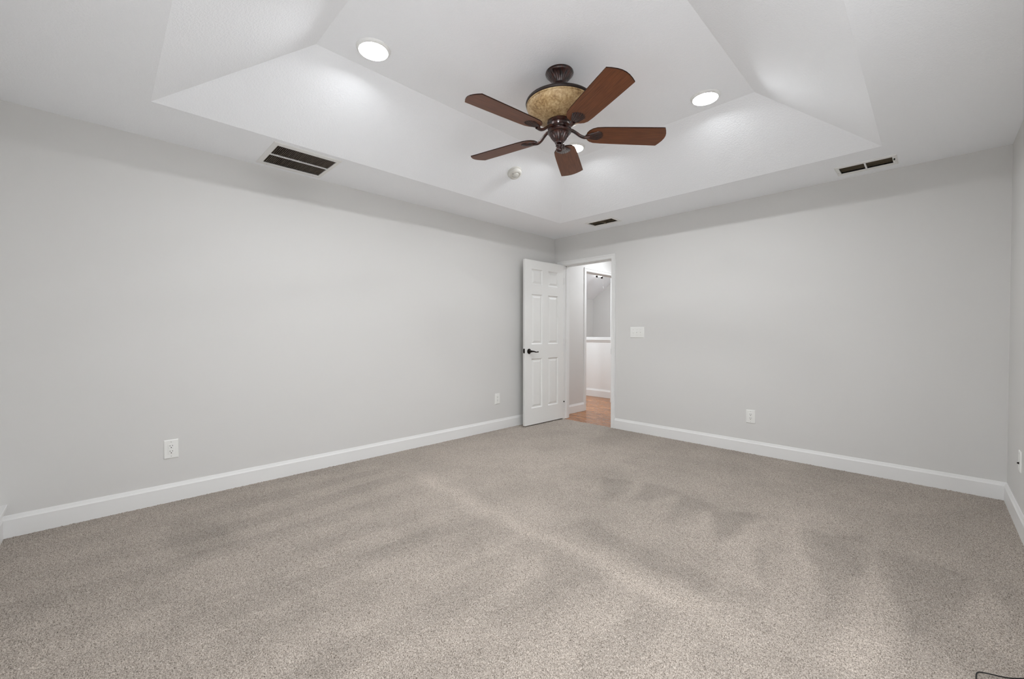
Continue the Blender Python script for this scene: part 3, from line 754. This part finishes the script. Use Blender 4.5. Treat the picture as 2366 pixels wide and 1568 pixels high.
def vent(hole, label, lever, src=[None]):
    x0, y0 = (hole[0] + hole[1]) / 2, (hole[2] + hole[3]) / 2
    hx, hy = (hole[1] - hole[0]) / 2, (hole[3] - hole[2]) / 2
    t = empty('ceiling_vent', (x0, y0, H)); tag(t, label, 'vent', 'supply air vents')
    obj('frame', frame_bm(hole, (x0 - hx - 0.027, x0 + hx + 0.027, y0 - hy - 0.038, y0 + hy + 0.038), x0, y0), M['grille_white'], t)
    obj('duct', duct_bm(hole, x0, y0, 0.12), M['duct'], t)
    bm = bmesh.new(); n = 7
    for i in range(n):
        y = -hy + 2 * hy * (i + 0.5) / n
        m = Matrix.Translation((0, y, 0.012)) @ Matrix.Rotation(math.radians(-38 if i < n / 2 else -50), 4, 'X')
        box(bm, -hx, hx, -0.0008, 0.0008, -0.009, 0.009, m)
    obj('louvers', bm, M['louver'], t)['label'] = 'dark metal louvers'
    obj('centre_bar', boxes((-0.005, 0.005, -hy, hy, -0.005, 0.004)), M['grille_white'] if lever else M['louver'], t)
    if lever:
        obj('damper_lever', lathe([(0, 0.0), (0.004, 0.0), (0.005, -0.010), (0.004, -0.014), (0, -0.015)], 12), M['slot'], t, loc=(hx + 0.011, -hy * 0.55, -0.005))
    else:
        obj('damper_lever', lathe([(0, 0.0), (0.004, 0.0), (0.005, -0.010), (0.004, -0.014), (0, -0.015)], 12), M['slot'], t, loc=(hx - 0.012, -hy * 0.8, 0.0))
    for s in (-1, 1):
        obj('screw', lathe([(0, 0), (0.004, 0), (0.004, -0.0015), (0, -0.0025)], 12), M['screw'], t, loc=(s * (hx + 0.016), hy * 0.4, -0.006))
vent(VC, 'narrow ceiling vent just above the doorway corner', False)
vent(VR, 'narrow two-part ceiling vent near the right wall', True)

# ------------------------------------------------------------------ outlets, switch, cable plate
def plate_bm(wd, ht, t=0.006, e=0.005):
    bm = bmesh.new()
    def ring(s, y): return [bm.verts.new((sx * (wd / 2 - s), y, sz * (ht / 2 - s))) for sx, sz in ((-1, -1), (1, -1), (1, 1), (-1, 1))]
    R = [ring(0, 0), ring(0, -0.0025), ring(e * 0.5, -t * 0.8), ring(e, -t)]
    for a, b_ in zip(R, R[1:]):
        for i in range(4): bm.faces.new((a[i], a[(i + 1) % 4], b_[(i + 1) % 4], b_[i]))
    bm.faces.new(R[-1]); return bm
ROT = {'left': PI / 2, 'back': 0.0, 'right': -PI / 2}
def screw_(t, x, z, y=-0.006):
    m = Matrix.Translation((x, y, z)) @ Matrix.Rotation(PI / 2, 4, 'X')
    o = obj('screw', lathe([(0, -0.001), (0.0036, -0.001), (0.0034, 0.001), (0, 0.0016)], 14), M['screw'], t); o.matrix_local = m
OUT = [None]
def outlet(loc, wall, label):
    if OUT[0] is None:
        t = empty('wall_outlet', loc, (0, 0, ROT[wall]))
        obj('plate', plate_bm(0.080, 0.129), M['plastic'], t)
        bmf = bmesh.new()
        box(bmf, -0.0185, 0.0185, -0.0072, -0.005, -0.037, 0.037)
        obj('receptacle', bmf, M['plastic'], t, bevel=0.0008)
        rec = t.children[-1] if t.children else None
        for z in (0.0185, -0.0185):
            s = obj('socket', boxes((-0.0150, 0.0150, -0.0082, -0.0068, z - 0.0150, z + 0.0150)), M['plastic'], t, bevel=0.0006)
            obj('slot', boxes((-0.0078, -0.0052, -0.0086, -0.0078, z + 0.0005, z + 0.0095)), M['slot'], s)
            obj('slot', boxes((0.0052, 0.0078, -0.0086, -0.0078, z + 0.0015, z + 0.0090)), M['slot'], s)
            g = obj('ground_hole', lathe([(0, 0.0), (0.0032, 0.0), (0.0032, 0.0005), (0, 0.0006)], 12), M['slot'], s)
            g.matrix_local = Matrix.Translation((0, -0.0082, z - 0.0075)) @ Matrix.Rotation(PI / 2, 4, 'X')
        screw_(t, 0, 0.049); screw_(t, 0, -0.049)
        OUT[0] = t
    else:
        src = OUT[0]; t = src.copy(); COL.objects.link(t); t.location = loc; t.rotation_euler = (0, 0, ROT[wall])
        for ch in src.children:
            c = ch.copy(); COL.objects.link(c); c.parent = t
            for g in ch.children:
                d = g.copy(); COL.objects.link(d); d.parent = c
    tag(t, label, 'outlet', 'wall outlets')
outlet((0.0, -4.155, 0.3655), 'left', 'white wall outlet low on the left wall, nearest the viewer')
outlet((0.0, -1.085, 0.3765), 'left', 'white wall outlet low on the left wall beside the open door')
outlet((2.467, 0.0, 0.3600), 'back', 'white wall outlet low on the wall right of the doorway')

def switch():
    t = empty('light_switch', (1.2563, 0.0, 1.181)); tag(t, 'white triple toggle switch plate on the wall right of the doorway', 'switch')
    obj('plate', plate_bm(0.178, 0.127), M['plastic'], t)
    for i, (dx, up) in enumerate(((-0.048, 1), (0.0, -1), (0.048, -1))):
        tg = obj('toggle', boxes((-0.0055, 0.0055, -0.0075, -0.0045, -0.012, 0.012)), M['plastic'], t, loc=(dx, 0, 0))
        bm = bmesh.new()
        m = Matrix.Translation((0, -0.006, 0)) @ Matrix.Rotation(math.radians(28 * up), 4, 'X')
        v0 = [m @ Vector(p) for p in ((-0.0042, 0, -0.005), (0.0042, 0, -0.005), (0.0042, 0, 0.005), (-0.0042, 0, 0.005), (-0.0032, -0.014, -0.0035), (0.0032, -0.014, -0.0035), (0.0032, -0.014, 0.0035), (-0.0032, -0.014, 0.0035))]
        vv = [bm.verts.new(p) for p in v0]
        for f in ((0, 3, 2, 1), (4, 5, 6, 7), (0, 1, 5, 4), (1, 2, 6, 5), (2, 3, 7, 6), (3, 0, 4, 7)): bm.faces.new([vv[k] for k in f])
        obj('lever', bm, M['plastic'], tg)
        screw_(t, dx, 0.032); screw_(t, dx, -0.032)
switch()
def cable_plate():
    t = empty('cable_plate', (XR, -0.597, 0.405), (0, 0, ROT['right'])); tag(t, 'white cable wall plate with dark connector on the right wall', 'cable outlet')
    obj('plate', plate_bm(0.080, 0.125), M['plastic'], t)
    cnn = obj('connector', lathe([(0, 0), (0.0065, 0), (0.0065, 0.004), (0.0048, 0.004), (0.0048, 0.008), (0, 0.008)], 16), M['bronze'], t)
    cnn.matrix_local = Matrix.Translation((0, -0.006, -0.012)) @ Matrix.Rotation(PI / 2, 4, 'X'); cnn['label'] = 'dark threaded connector'
    screw_(t, 0, 0.047); screw_(t, 0, -0.047)
cable_plate()

# ------------------------------------------------------------------ black cable lying on the carpet, bottom right
pts = catmull([(3.79, -2.80, 0.009), (3.8076, -2.5845, 0.009), (3.8126, -2.4683, 0.009), (3.8160, -2.3963, 0.009), (3.8204, -2.3743, 0.009), (3.8299, -2.3640, 0.009), (3.8521, -2.3530, 0.009),
               (3.8716, -2.3454, 0.009), (3.8913, -2.3341, 0.009), (3.9217, -2.3072, 0.009), (3.9834, -2.2422, 0.009), (4.04, -2.15, 0.009)], 6)
tag(obj('cable', tube(pts, 0.0020, 8), M['cable'], smooth=True), 'thin black cable curling on the carpet in the bottom right corner', 'cable')
